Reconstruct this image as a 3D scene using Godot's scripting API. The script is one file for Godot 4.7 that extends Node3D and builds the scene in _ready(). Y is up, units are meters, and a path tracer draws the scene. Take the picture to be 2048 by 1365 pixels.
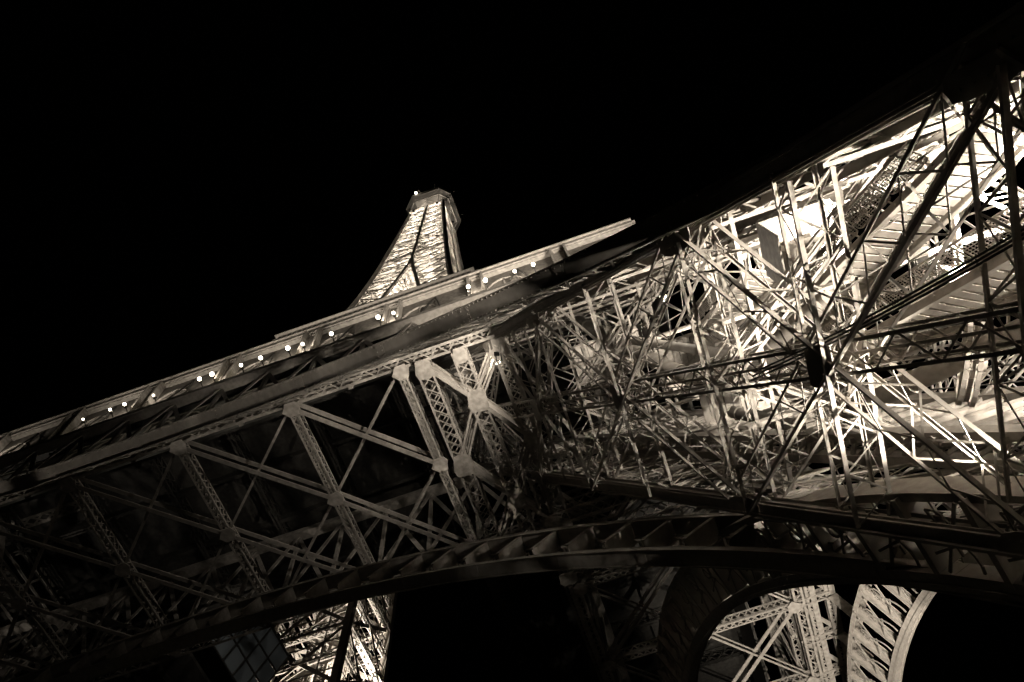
extends Node3D

# ---------- mesh building ----------
class MB:
	var v := PackedVector3Array()
	var n := PackedVector3Array()
	func quad(a: Vector3, b: Vector3, c: Vector3, d: Vector3) -> void:
		var nn := (b - a).cross(d - a).normalized()
		v.append_array(PackedVector3Array([a, c, b, a, d, c]))
		n.append_array(PackedVector3Array([nn, nn, nn, nn, nn, nn]))
	func hexa(p: Array) -> void:   # 0-3 first end, 4-7 second end, each counter-clockwise seen from the second end
		quad(p[0], p[3], p[2], p[1])
		quad(p[4], p[5], p[6], p[7])
		for i in 4:
			var j := (i + 1) % 4
			quad(p[i], p[j], p[j + 4], p[i + 4])
	func bar(a: Vector3, b: Vector3, w: float, h: float, up: Vector3) -> void:
		var d := (b - a).normalized()
		var s := d.cross(up)
		if s.length() < 0.001:
			s = d.cross(Vector3(0.31, 0.2, 0.93))
		s = s.normalized()
		var u := s.cross(d)
		s *= w * 0.5
		u *= h * 0.5
		hexa([a - s - u, a + s - u, a + s + u, a - s + u, b - s - u, b + s - u, b + s + u, b - s + u])
	func box(c: Vector3, sz: Vector3) -> void:
		bar(c - Vector3(sz.x * 0.5, 0, 0), c + Vector3(sz.x * 0.5, 0, 0), sz.z, sz.y, Vector3.UP)
	func tube(a: Vector3, b: Vector3, r: float, sides := 12) -> void:
		var d := (b - a).normalized()
		var s := d.cross(Vector3(0.31, 0.2, 0.93)).normalized()
		var u := d.cross(s)
		for i in sides:
			var t0 := TAU * i / sides
			var t1 := TAU * (i + 1) / sides
			var p := s * cos(t0) + u * sin(t0)
			var q := s * cos(t1) + u * sin(t1)
			v.append_array(PackedVector3Array([a + p * r, b + q * r, a + q * r, a + p * r, b + p * r, b + q * r]))
			n.append_array(PackedVector3Array([p, q, q, p, p, q]))
			v.append_array(PackedVector3Array([b, b + q * r, b + p * r, a, a + p * r, a + q * r]))
			n.append_array(PackedVector3Array([d, d, d, -d, -d, -d]))
	func rivet(p: Vector3, nn: Vector3, r: float) -> void:
		var s := nn.cross(Vector3(0.31, 0.2, 0.93)).normalized() * r
		var u := nn.cross(s)
		var t := p + nn * r * 0.8
		var k := [s, u, -s, -u]
		for i in 4:
			var a: Vector3 = p + k[i]
			var b: Vector3 = p + k[(i + 1) % 4]
			var m := (b - a).cross(t - a).normalized()
			v.append_array(PackedVector3Array([a, t, b]))
			n.append_array(PackedVector3Array([m, m, m]))
	func rivets(a: Vector3, b: Vector3, nn: Vector3, step: float, r: float) -> void:
		var c := int(a.distance_to(b) / step)
		for i in c:
			rivet(a.lerp(b, (i + 0.5) / c), nn, r)
	func plate(c: Vector3, ax: Vector3, ay: Vector3, pts: Array, th: float) -> void:   # convex outline, counter-clockwise
		var nn := ax.cross(ay).normalized() * th * 0.5
		var q := []
		for p in pts:
			q.append(c + ax * p.x + ay * p.y)
		var m := q.size()
		for i in range(1, m - 1):
			for sgn: float in [1.0, -1.0]:
				var k: Vector3 = nn * sgn
				var tri := [q[0] + k, q[i + 1] + k, q[i] + k] if sgn > 0 else [q[0] + k, q[i] + k, q[i + 1] + k]
				v.append_array(PackedVector3Array(tri))
				var kn := k.normalized()
				n.append_array(PackedVector3Array([kn, kn, kn]))
		for i in m:
			var j := (i + 1) % m
			quad(q[i] - nn, q[j] - nn, q[j] + nn, q[i] + nn)
	func girder(a: Vector3, b: Vector3, up: Vector3, w: float, h: float, ch: float, lw: float, bay: float, cross := false, faces := 15) -> void:
		var d := (b - a).normalized()
		var s := d.cross(up).normalized()
		var u := s.cross(d)
		for i: float in [-1.0, 1.0]:
			for j: float in [-1.0, 1.0]:
				var o := s * (i * w * 0.5) + u * (j * h * 0.5)
				var c1 := o - s * (i * ch * 0.5)
				bar(a + c1, b + c1, ch, 0.022, u)
				var c2 := o - u * (j * (ch * 0.5 + 0.012)) - s * (i * 0.012)
				bar(a + c2, b + c2, 0.022, ch, u)
		var cnt := maxi(2, int(round(a.distance_to(b) / bay)))
		for f in 4:
			if not (faces >> f) & 1:
				continue
			var nn: Vector3 = [s, -s, u, -u][f]
			var t: Vector3 = [u, u, s, s][f]
			var off := (w if f < 2 else h) * 0.5 - 0.035
			var half := (h if f < 2 else w) * 0.5 - ch * 0.4
			for i in cnt:
				var p := a.lerp(b, float(i) / cnt) + nn * off
				var q := a.lerp(b, float(i + 1) / cnt) + nn * off
				var sg := 1.0 if i % 2 == 0 else -1.0
				bar(p - t * half * sg, q + t * half * sg, lw, 0.016, nn)
				if cross:
					bar(p + t * half * sg - nn * 0.02, q - t * half * sg - nn * 0.02, lw, 0.016, nn)
	func mesh() -> ArrayMesh:
		var arr := []
		arr.resize(Mesh.ARRAY_MAX)
		arr[Mesh.ARRAY_VERTEX] = v
		arr[Mesh.ARRAY_NORMAL] = n
		var am := ArrayMesh.new()
		am.add_surface_from_arrays(Mesh.PRIMITIVE_TRIANGLES, arr)
		return am

const UP := Vector3.UP
var iron: StandardMaterial3D
var iron_b: StandardMaterial3D
var iron_dark: StandardMaterial3D
var lens_mat: StandardMaterial3D
var tower: Node3D
var rng := RandomNumberGenerator.new()

func put(called: String, mb: MB, parent: Node, m: Material = null) -> MeshInstance3D:
	var o := MeshInstance3D.new()
	o.name = called
	o.mesh = mb.mesh()
	o.material_override = m if m else iron
	parent.add_child(o, true)
	return o

func put_mesh(called: String, mesh: Mesh, parent: Node, m: Material = null) -> MeshInstance3D:
	var o := MeshInstance3D.new()
	o.name = called
	o.mesh = mesh
	o.material_override = m if m else iron
	parent.add_child(o, true)
	return o

func part(called: String, parent: Node) -> Node3D:
	var o := Node3D.new()
	o.name = called
	parent.add_child(o, true)
	return o

func tag(o: Node, label: String, category: String, group := "") -> void:
	o.set_meta("label", label)
	o.set_meta("category", category)
	if group:
		o.set_meta("group", group)

func paint(base: Color, spread: float, rough: float, seed_: int) -> StandardMaterial3D:
	var m := StandardMaterial3D.new()
	var nz := FastNoiseLite.new()
	nz.seed = seed_
	nz.noise_type = FastNoiseLite.TYPE_SIMPLEX
	nz.frequency = 0.012
	nz.fractal_octaves = 5
	var g := Gradient.new()
	g.set_color(0, (base * (1.0 - spread)).linear_to_srgb())
	g.set_color(1, (base * (1.0 + spread)).linear_to_srgb())
	var t := NoiseTexture2D.new()
	t.width = 512
	t.height = 512
	t.seamless = true
	t.noise = nz
	t.color_ramp = g
	m.albedo_texture = t
	m.uv1_triplanar = true
	m.uv1_world_triplanar = true
	m.uv1_scale = Vector3(0.31, 0.31, 0.31)
	m.roughness = rough
	m.metallic_specular = 0.35
	m.cull_mode = BaseMaterial3D.CULL_DISABLED
	return m

# ---------- the tower's outlines (metres) ----------
func ox(y: float) -> float: return 54.4 - 0.447 * y      # outer face of the legs
func ix(y: float) -> float: return 41.2 - 0.43 * y       # inner face of the legs towards the middle
func iz(y: float) -> float: return 43.0 - 0.405 * y
func lp(y: float, s: float, t: float) -> Vector3:        # a point in the near leg: s 0 inner .. 1 outer side, t 0 front .. 1 back
	return Vector3(lerpf(ix(y), ox(y), s), y, lerpf(ox(y) + 0.22, iz(y), t))

# ---------- lamps ----------
func spot(at: Vector3, to: Vector3, energy: float, angle: float, parent: Node, size := 0.25, blend := 0.6) -> void:
	var l := SpotLight3D.new()
	l.light_color = Color(1.0, 0.958, 0.9)
	l.light_energy = energy
	l.spot_angle = angle
	l.spot_angle_attenuation = minf(blend, angle / 30.0)
	l.spot_range = 400.0
	l.spot_attenuation = 2.0
	l.light_size = size
	l.shadow_enabled = true
	parent.add_child(l, true)
	var pt := parent as Node3D
	l.look_at_from_position(pt.to_global(at), pt.to_global(to), Vector3(0.1, 0.3, 0.95).normalized())

func omni(at: Vector3, energy: float, parent: Node, size := 0.2) -> void:
	var l := OmniLight3D.new()
	l.light_color = Color(1.0, 0.958, 0.9)
	l.light_energy = energy
	l.omni_range = 120.0
	l.omni_attenuation = 2.0
	l.light_size = size
	l.shadow_enabled = true
	parent.add_child(l, true)
	l.position = at

# A floodlight: housing, visor, yoke, glass; the light stands just in front of the glass.
func floodlight(at: Vector3, to: Vector3, energy: float, angle: float, label: String, scl := 1.0) -> void:
	var o := Node3D.new()
	o.name = "floodlight"
	add_child(o, true)
	tag(o, label, "floodlight", "floodlights fixed in the ironwork")
	o.look_at_from_position(at, to, Vector3(0.2, 0.4, 0.9).normalized())
	var b := MB.new()
	var w := 0.34 * scl
	b.hexa([Vector3(-w, -w, 0), Vector3(w, -w, 0), Vector3(w, w, 0), Vector3(-w, w, 0), Vector3(-w * 0.6, -w * 0.6, 0.4 * scl), Vector3(w * 0.6, -w * 0.6, 0.4 * scl), Vector3(w * 0.6, w * 0.6, 0.4 * scl), Vector3(-w * 0.6, w * 0.6, 0.4 * scl)])
	put("housing", b, o, iron_dark)
	b = MB.new()
	for s: float in [-1.0, 1.0]:
		b.bar(Vector3(s * w, 0, 0.004), Vector3(s * w, 0, -0.22 * scl), 0.02, 2 * w, UP)
	b.bar(Vector3(0, w, 0.004), Vector3(0, w, -0.22 * scl), 2 * w, 0.02, UP)
	put("visor", b, o, iron_dark)
	b = MB.new()
	for s: float in [-1.0, 1.0]:
		b.bar(Vector3(s * (w + 0.05), 0, 0.1), Vector3(s * (w + 0.05), -w - 0.25, 0.1), 0.03, 0.07, Vector3(0, 0, 1))
	b.bar(Vector3(-w - 0.05, -w - 0.25, 0.1), Vector3(w + 0.05, -w - 0.25, 0.1), 0.07, 0.03, UP)
	put("yoke", b, o, iron_dark)
	b = MB.new()
	b.box(Vector3(0, 0, -0.012), Vector3(1.8 * w, 1.8 * w, 0.02))
	put("glass", b, o, lens_mat)
	var dir := (to - at).normalized()
	spot(o.to_local(at + dir * 0.1), o.to_local(to), energy, angle, o, 0.2)

func _ready() -> void:
	rng.seed = 7
	# ----- camera -----
	var cam := Camera3D.new()
	cam.name = "camera"
	cam.fov = 47.18
	cam.near = 0.1
	cam.far = 3000.0
	add_child(cam)
	cam.position = Vector3(25.837, 1.7, 50.676)
	cam.basis = Basis(UP, 0.144) * Basis(Vector3.RIGHT, 1.1983) * Basis(Vector3.BACK, -0.1919)
	cam.current = true
	# ----- night sky and exposure -----
	var env := Environment.new()
	var sm := ProceduralSkyMaterial.new()
	sm.sky_top_color = Color(0.0011, 0.0010, 0.0009)
	sm.sky_horizon_color = Color(0.0028, 0.0024, 0.0021)
	sm.ground_bottom_color = Color(0.002, 0.002, 0.002)
	sm.ground_horizon_color = Color(0.004, 0.0038, 0.0034)
	var sky := Sky.new()
	sky.sky_material = sm
	env.sky = sky
	env.background_mode = Environment.BG_SKY
	env.tonemap_mode = Environment.TONE_MAPPER_LINEAR
	env.tonemap_exposure = 1.0
	env.sdfgi_enabled = true
	env.ssao_enabled = true
	env.ssil_enabled = true
	var we := WorldEnvironment.new()
	we.environment = env
	add_child(we)
	# ----- materials -----
	iron = paint(Color(0.335, 0.306, 0.27), 0.3, 0.62, 3)
	iron_b = paint(Color(0.295, 0.27, 0.238), 0.24, 0.58, 11)
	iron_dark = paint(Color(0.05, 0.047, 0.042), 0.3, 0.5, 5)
	lens_mat = StandardMaterial3D.new()
	lens_mat.albedo_color = Color(0.9, 0.88, 0.8)
	lens_mat.emission_enabled = true
	lens_mat.emission = Color(1.0, 0.95, 0.85)
	lens_mat.emission_energy_multiplier = 3.0
	# ----- ground -----
	var gm := paint(Color(0.16, 0.15, 0.13), 0.3, 0.9, 21)
	gm.uv1_scale = Vector3(0.12, 0.12, 0.12)
	var gb := MB.new()
	gb.box(Vector3(0, -0.25, 0), Vector3(3000, 0.5, 3000))
	var ground := put("ground", gb, self, gm)
	ground.set_meta("kind", "structure")
	# ----- the tower -----
	tower = Node3D.new()
	tower.name = "lattice_tower"
	add_child(tower)
	tag(tower, "floodlit riveted iron lattice tower soaring overhead into the black night sky", "tower")
	build_face()
	build_near_leg()
	build_stairs()
	build_plain_legs()
	build_first_floor()
	build_upper()
	build_spire()
	build_lamps()

# ---------- one face: arches, ceiling lattice, gallery; then turned round the four sides ----------
func arch_point(r: float, yc: float, z0: float, k: float, th: float) -> Vector3:
	var y := yc + r * sin(th)
	return Vector3(r * cos(th), y, z0 - k * y)

func build_arch(called: String, parent: Node, r: float, yc: float, z0: float, k: float, band: float, fine: bool) -> Node3D:
	var a := part(called, parent)
	var nn := Vector3(0, k, 1).normalized()
	var t0 := asin(clampf((2.0 - yc) / r, -1, 1))
	var arc := PI - 2 * t0
	var segs := 24
	var w := 0.68
	var rb := MB.new()
	for i in segs:
		var b := MB.new()
		for j in 3:
			var ta := t0 + arc * (i + j / 3.0) / segs
			var tb := t0 + arc * (i + (j + 1) / 3.0) / segs
			var p := arch_point(r, yc, z0, k, ta) + nn * w * 0.5
			var q := arch_point(r, yc, z0, k, tb) + nn * w * 0.5
			var up := (p + q) * 0.5 - Vector3(0, yc, z0 - k * yc)
			up = (up - nn * up.dot(nn)).normalized()
			var e := (q - p).normalized() * 0.006
			b.bar(p + e * (1 if j == 0 else 0), q - e * (1 if j == 2 else 0), w, 0.03, up)
			# side webs of the box and edge angles
			for s: float in [-0.42, 0.42]:
				b.bar(p + up * 0.17 + nn * w * s, q + up * 0.17 + nn * w * s, 0.03, 0.3, up)
			for s: float in [-0.5, 0.5]:
				b.bar(p - up * 0.04 + nn * w * s, q - up * 0.04 + nn * w * s, 0.04, 0.16, up)
			b.bar(p + up * 0.33, q + up * 0.33, w * 0.9, 0.03, up)
			if j == 0:
				b.bar(p - up * 0.028 - e * 40, p - up * 0.028 + e * 40, w * 0.96, 0.025, up)
			if fine:
				for s: float in [-0.43, 0.43]:
					rb.rivets(p + nn * w * s - up * 0.016, q + nn * w * s - up * 0.016, -up, 0.22, 0.05)
				if j == 0:
					for s: float in [-25.0, 25.0]:
						rb.rivets(p - nn * w * 0.45 - up * 0.04 + e * s, p + nn * w * 0.45 - up * 0.04 + e * s, -up, 0.16, 0.045)
		put("soffit_plate", b, a, iron_b if i % 3 else iron)
	if fine:
		put("rivet_heads", rb, a).set_meta("kind", "stuff")
	# outer ring
	var re := r + band
	var ext := MB.new()
	for i in 72:
		var p := arch_point(re, yc, z0, k, t0 + arc * i / 72.0) + nn * 0.6
		var q := arch_point(re, yc, z0, k, t0 + arc * (i + 1) / 72.0) + nn * 0.6
		var up := Vector3(0, 1, -k)
		up = p - Vector3(0, yc, z0 - k * yc)
		up = (up - nn * up.dot(nn)).normalized()
		ext.bar(p, q, 0.9, 0.05, up)
		for s: float in [-0.4, 0.4]:
			ext.bar(p + nn * s - up * 0.13, q + nn * s - up * 0.13, 0.03, 0.24, up)
	put("outer_ring", ext, a)
	# radial plates and scrolls between the rings
	var cnt := int(arc * r / 2.05)
	var sc := scroll_mesh(band - 0.6)
	for i in range(1, cnt):
		var th := t0 + arc * i / cnt
		var p := arch_point(r + 0.36, yc, z0, k, th) + nn * 0.45
		var q := arch_point(re - 0.1, yc, z0, k, th) + nn * 0.45
		var tg := (q - p).normalized().cross(nn).normalized()
		var b := MB.new()
		b.bar(p - nn * (0.16 if fine else 0.0), q - nn * (0.16 if fine else 0.0), 0.36 if fine else 0.95, 0.05, tg)
		for s: float in ([-0.34, 0.02, 0.22] if fine else [-0.46, 0.46]):
			b.bar(p + nn * s, q + nn * s, 0.06, 0.2, tg)
		for z in (10 if fine else 0):
			var pa := p.lerp(q, z / 10.0)
			var pb := p.lerp(q, (z + 1) / 10.0)
			b.bar(pa + nn * (0.03 if z % 2 else 0.2), pb + nn * (0.2 if z % 2 else 0.03), 0.07, 0.03, tg)
		put("radial_plate", b, a, iron if i % 2 else iron_b)
		if i < cnt - 1:
			var th2 := t0 + arc * (i + 0.5) / cnt
			var o := put_mesh("scroll", sc, a, iron_b)
			var up := (arch_point(re, yc, z0, k, th2) - arch_point(r, yc, z0, k, th2)).normalized()
			o.transform = Transform3D(Basis(up.cross(nn).normalized() * -1.0, up, nn), arch_point(r + 0.36, yc, z0, k, th2) + nn * 0.12)
	return a

func scroll_mesh(h: float) -> ArrayMesh:
	var b := MB.new()
	var pts: Array[Vector2] = []
	for i in 15:   # a spiral at the top
		var t := i / 14.0
		var ang := 0.6 + t * 7.5
		var rr := 0.08 + 0.42 * t
		pts.append(Vector2(-0.25 + rr * cos(ang), h - 0.62 + rr * sin(ang)))
	for i in 8:
		var t := (i + 1) / 8.0
		var e := pts[14]
		pts.append(Vector2(lerpf(e.x, 0.7 * sin(t * 2.6), t), lerpf(e.y, 0.05, t)))
	for i in pts.size() - 1:
		b.bar(Vector3(pts[i].x, pts[i].y, 0), Vector3(pts[i + 1].x, pts[i + 1].y, 0), 0.07, 0.05, Vector3(0, 0, 1))
	b.bar(Vector3(-0.8, 0.05, 0), Vector3(0.75, h, 0), 0.09, 0.05, Vector3(0, 0, 1))
	b.bar(Vector3(0.3, h * 0.45, 0), Vector3(-0.9, h * 0.3, 0), 0.08, 0.05, Vector3(0, 0, 1))
	return b.mesh()

func build_face() -> void:
	# arches of the front (local z = outwards)
	var arches: Array[Node3D] = []
	arches.append(build_arch("arch", tower, 40.8, -3.74, 54.4, 0.447, 3.0, true))
	arches.append(build_arch("arch", tower, 38.7, -0.8, 40.65, 0.401, 2.6, false))
	for a in arches:
		var c := a.duplicate() as Node3D     # the arches of the right-hand side
		c.rotation.y = PI * 0.5
		tower.add_child(c, true)
	for q in [2, 3]:
		var b := MB.new()
		for f in 2:
			var r: float = [40.8, 38.7][f]
			var yc: float = [-3.74, -0.8][f]
			var z0: float = [54.4, 40.65][f]
			var k: float = [0.447, 0.401][f]
			var nn := Vector3(0, k, 1).normalized()
			for i in 60:
				for dr: float in [0.0, 2.9]:
					var p := arch_point(r + dr, yc, z0, k, 0.12 + (PI - 0.24) * i / 60.0) + nn * 0.6
					var e := arch_point(r + dr, yc, z0, k, 0.12 + (PI - 0.24) * (i + 1) / 60.0) + nn * 0.6
					b.bar(p, e, 1.3, 0.4, (p - Vector3(0, yc, p.z)).normalized())
				b.bar(arch_point(r, yc, z0, k, 0.12 + (PI - 0.24) * i / 60.0) + nn * 0.6, arch_point(r + 2.9, yc, z0, k, 0.12 + (PI - 0.24) * i / 60.0) + nn * 0.6, 1.1, 0.06, Vector3(0, 0.1, 0))
		var o := put("arch", b, tower, iron_b)
		o.rotation.y = PI * 0.5 * q
	# ceiling lattice between the two planes, 43 m up
	var ce := part("ceiling_lattice", tower)
	var Y := 43.0
	var zo := 35.35
	var zi := 22.2
	var zm := 28.9
	var xs := [-17.2, -10.4, -3.5, 3.4, 10.35, 17.0]
	for x: float in xs:
		var b := MB.new()
		b.girder(Vector3(x, Y, zo), Vector3(x, Y, zi), UP, 0.5, 0.7, 0.1, 0.07, 0.5, true)
		put("cross_girder", b, ce, iron_b)
	for x: float in [-22.8, -20.5, -18.3, 18.3, 20.5, 22.75]:
		var b := MB.new()
		b.girder(Vector3(x, Y, zo), Vector3(x, Y, zi - 0.6), UP, 0.9, 1.0, 0.11, 0.065, 0.72, true)
		put("cross_girder", b, ce)
	for i in range(-1, 5):
		var x0: float = xs[i] if i >= 0 else -24.0
		var x1: float = xs[i + 1]
		for hf in 2:
			var za := zo if hf == 0 else zm
			var zb := zm if hf == 0 else zi
			var b := MB.new()
			for yy: float in [-0.42, 0.36]:
				b.bar(Vector3(x0, Y + yy, za), Vector3(x1, Y + yy, zb), 0.27, 0.05, UP)
				b.bar(Vector3(x0, Y + yy + 0.1, za), Vector3(x1, Y + yy + 0.1, zb), 0.04, 0.16, UP)
			put("diagonal", b, ce, iron_b)
			b = MB.new()
			b.bar(Vector3(x1, Y - 0.2, za), Vector3(x0, Y - 0.2, zb), 0.14, 0.05, UP)
			b.bar(Vector3(x1, Y + 0.3, za), Vector3(x0, Y + 0.3, zb), 0.1, 0.05, UP)
			put("diagonal", b, ce, iron_b)
	for sg: float in [-1.0, 1.0]:     # tight X bays beside the legs
		var P := [18.3, 20.5, 22.75]
		for st in [[18.3, 35.3, 20.5, 32.1], [20.5, 32.1, 22.75, 28.6], [22.75, 35.0, 20.5, 32.1], [20.5, 32.1, 18.3, 28.4], [18.3, 28.4, 20.5, 25.1], [20.5, 25.1, 22.75, 22.0], [22.75, 28.6, 20.5, 25.1], [20.5, 25.1, 18.3, 21.6]]:
			var wide: bool = st[2] > st[0]
			var b := MB.new()
			var pa := Vector3(sg * st[0], Y - 0.52, st[1])
			var pb := Vector3(sg * st[2], Y - 0.52, st[3])
			var wd := 0.24 if wide else 0.12
			var sd := (pb - pa).normalized().cross(UP)
			for yy: float in [0.0, 1.04]:
				if wide:
					b.bar(pa + UP * yy, pb + UP * yy, wd, 0.05, UP)
				else:
					b.bar(pa + UP * yy + sd * 0.22, pb + UP * yy + sd * 0.22, wd, 0.05, UP)
					b.bar(pa + UP * yy - sd * 0.22, pb + UP * yy - sd * 0.22, wd, 0.05, UP)
			b.bar(pa + UP * 0.52, pb + UP * 0.52, 0.04, 0.9, UP) if wide else b.bar(pa + UP * 0.3, pb + UP * 0.9, 0.06, 0.06, UP)
			put("diagonal", b, ce)
		for nd in [[18.3, 35.0, 0.62], [18.3, 28.4, 0.74], [20.5, 32.1, 0.72], [20.5, 25.1, 0.7], [22.75, 28.6, 0.74], [22.75, 34.9, 0.75], [20.5, 35.1, 0.5], [18.3, 21.8, 0.6], [22.75, 22.0, 0.6], [20.5, 21.9, 0.5]]:
			var b := MB.new()
			var h: float = nd[2]
			var g: float = h * 0.86
			b.plate(Vector3(sg * nd[0], Y - 0.56, nd[1]), Vector3(1, 0, 0), Vector3(0, 0, -1), [Vector2(-g * 0.55, -h), Vector2(g * 0.7, -h * 0.95), Vector2(g, -h * 0.4), Vector2(g * 0.9, h * 0.7), Vector2(g * 0.45, h), Vector2(-g * 0.8, h * 0.9), Vector2(-g, h * 0.3)], 0.05)
			put("gusset_plate", b, ce)
	for x: float in xs:
		for z: float in [zo - 0.1, zm, zi + 0.1]:
			var b := MB.new()
			var h := 0.44
			b.plate(Vector3(x, Y - 0.47, z), Vector3(1, 0, 0), Vector3(0, 0, -1), [Vector2(-h * 0.4, -h), Vector2(h * 0.9, -h), Vector2(h * 1.3, -h * 0.3), Vector2(h * 0.8, h), Vector2(-h * 0.5, h), Vector2(-h * 1.2, h * 0.2)], 0.05)
			put("gusset_plate", b, ce)
	for z: float in [zo + 0.35, zi - 0.3]:     # chords along the face
		var b := MB.new()
		b.girder(Vector3(-26, Y + 0.1, z), Vector3(26, Y + 0.1, z), UP, 0.7, 0.8, 0.16, 0.08, 0.55, false)
		put("chord_girder", b, ce)
		b = MB.new()
		b.girder(Vector3(-25, Y + 1.6, z - 0.5), Vector3(25, Y + 1.6, z - 0.5), UP, 0.6, 0.5, 0.12, 0.06, 0.5, false)
		put("chord_girder", b, ce, iron_b)
	var ob := part("outer_bracing", tower)
	for z: float in [zo + 1.2, zo + 2.5]:
		var b := MB.new()
		b.girder(Vector3(-21, Y + 0.1, z), Vector3(21, Y + 0.1, z), UP, 0.7, 0.5, 0.18, 0.09, 0.6, true)
		b.bar(Vector3(-21, Y - 0.2, z + 0.1), Vector3(21, Y - 0.2, z + 0.1), 0.3, 0.04, UP)
		put("chord_girder", b, ob)
	for i in 12:
		var b := MB.new()
		var xa := -20.6 + 3.43 * i
		b.girder(Vector3(xa, Y, zo), Vector3(xa, Y, zo + 2.6), UP, 0.6, 0.5, 0.14, 0.08, 0.5, true)
		b.bar(Vector3(xa, Y, zo), Vector3(xa + 3.4, Y, zo + 2.6), 0.3, 0.06, UP)
		put("cross_girder", b, ob, iron_b)
		b = MB.new()
		b.bar(Vector3(xa, Y - 0.4, zo + 2.5), Vector3(xa, Y - 3.0, zo + 3.2), 0.7, 0.06, Vector3(1, 0, 0))
		put("hanger_plate", b, ob)
	ob.rotation.y = PI * 0.5
	# belt trusses standing on those chords
	for z: float in [zo - 0.2, zi + 0.2]:
		var b := MB.new()
		for i in 14:
			var xa := -24.0 + i * 3.43
			b.bar(Vector3(xa, 43.6, z), Vector3(xa + 3.43, 51.0, z), 0.3, 0.08, Vector3(0, 0, 1))
			b.bar(Vector3(xa + 3.43, 43.6, z - 0.1), Vector3(xa, 51.0, z - 0.1), 0.3, 0.08, Vector3(0, 0, 1))
			b.bar(Vector3(xa, 43.6, z - 0.2), Vector3(xa, 51.0, z - 0.2), 0.25, 0.2, Vector3(0, 0, 1))
		b.bar(Vector3(-26, 51.2, z), Vector3(26, 51.2, z), 0.7, 0.5, UP)
		put("belt_truss", b, ce, iron_b)
	# gallery: frieze, consoles, ledge, cornice
	var ga := part("gallery", tower)
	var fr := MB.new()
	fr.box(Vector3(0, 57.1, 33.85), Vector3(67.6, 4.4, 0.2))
	var frieze_shade := paint(Color(0.16, 0.145, 0.125), 0.4, 0.6, 41)  # shade between the gallery lamps put into the wall's colour
	put("frieze", fr, ga, frieze_shade)
	fr = MB.new()
	fr.box(Vector3(0, 59.72, 34.15), Vector3(68.4, 0.55, 0.5))
	fr.box(Vector3(0, 60.1, 34.22), Vector3(68.6, 0.2, 0.66))
	fr.box(Vector3(0, 59.36, 34.08), Vector3(68.2, 0.14, 0.4))
	put("cornice", fr, ga)
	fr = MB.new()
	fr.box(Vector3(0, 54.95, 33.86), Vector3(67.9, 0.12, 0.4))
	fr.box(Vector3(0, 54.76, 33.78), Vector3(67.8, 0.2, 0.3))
	put("ledge", fr, ga, frieze_shade)  # ledge takes the same darkened colour, standing in for shade
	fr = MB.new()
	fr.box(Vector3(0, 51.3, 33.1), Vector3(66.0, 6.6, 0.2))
	put("lower_frieze", fr, ga, iron_dark)  # near-black material stands in for shade below the ledge
	for i in 10:
		var x := -31.2 + 6.6 * i
		var b := MB.new()
		b.bar(Vector3(x, 55.05, 34.0), Vector3(x, 59.3, 34.02), 0.95, 0.14, Vector3(0, 0, 1))
		for s: float in [-1.0, 1.0]:
			b.bar(Vector3(x + s * 0.55, 55.0, 34.16), Vector3(x + s * 0.55, 59.3, 34.36), 0.16, 0.6, Vector3(0, 0, 1))
			b.bar(Vector3(x + s * 0.38, 55.05, 34.08), Vector3(x + s * 0.38, 59.3, 34.14), 0.07, 0.2, Vector3(0, 0, 1))
		b.box(Vector3(x, 55.3, 34.15), Vector3(1.3, 0.3, 0.3))
		put("console", b, ga)
		b = MB.new()
		var xm := x + 3.3
		if i < 9:
			b.bar(Vector3(xm - 0.9, 55.1, 34.35), Vector3(xm, 58.6, 34.05), 0.09, 0.09, UP)
			b.bar(Vector3(xm + 0.55, 55.1, 34.35), Vector3(xm, 58.6, 34.05), 0.09, 0.09, UP)
			put("bracket", b, ga, iron_dark)
			b = MB.new()   # rounded panel above the ledge beside the console
			for k in 10:
				var t0 := PI * k / 10.0
				var t1 := PI * (k + 1) / 10.0
				b.bar(Vector3(xm - 1.2 + 1.5 * cos(t0), 55.1 + 2.6 * sin(t0), 34.0), Vector3(xm - 1.2 + 1.5 * cos(t1), 55.1 + 2.6 * sin(t1), 34.0), 0.1, 0.12, Vector3(0, 0, 1))
			b.bar(Vector3(xm - 1.2, 55.05, 34.0), Vector3(xm - 1.2, 57.6, 34.0), 0.1, 0.1, Vector3(0, 0, 1))
			put("arched_moulding", b, ga)
			b = MB.new()
			b.box(Vector3(xm, 51.4, 33.24), Vector3(4.6, 0.16, 0.1))
			b.box(Vector3(xm, 54.0, 33.24), Vector3(4.6, 0.16, 0.1))
			for s: float in [-2.3, 2.3]:
				b.box(Vector3(xm + s, 52.7, 33.24), Vector3(0.16, 2.4, 0.1))
			for k in 12:
				var t0 := TAU * k / 12.0
				var t1 := TAU * (k + 1) / 12.0
				for s: float in [-1.1, 1.1]:
					b.bar(Vector3(xm + s + 0.8 * cos(t0), 52.7 + 0.8 * sin(t0), 33.25), Vector3(xm + s + 0.8 * cos(t1), 52.7 + 0.8 * sin(t1), 33.25), 0.14, 0.12, Vector3(0, 0, 1))
			put("frieze_panel", b, ga)
	# the other three sides
	for q in range(1, 4):
		for o: Node3D in [ce, ga]:
			var c := o.duplicate() as Node3D
			c.rotation.y = PI * 0.5 * q
			tower.add_child(c, true)

# ---------- the near leg, built out in full ----------
func leg_girder(called: String, a: Vector3, b: Vector3, up: Vector3, parent: Node, m: Material, w := 0.84, ch := 0.095, bay := 0.95) -> void:
	var mb := MB.new()
	mb.girder(a, b, up, w, w, ch, 0.055, bay, false)
	put(called, mb, parent, m)

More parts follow.
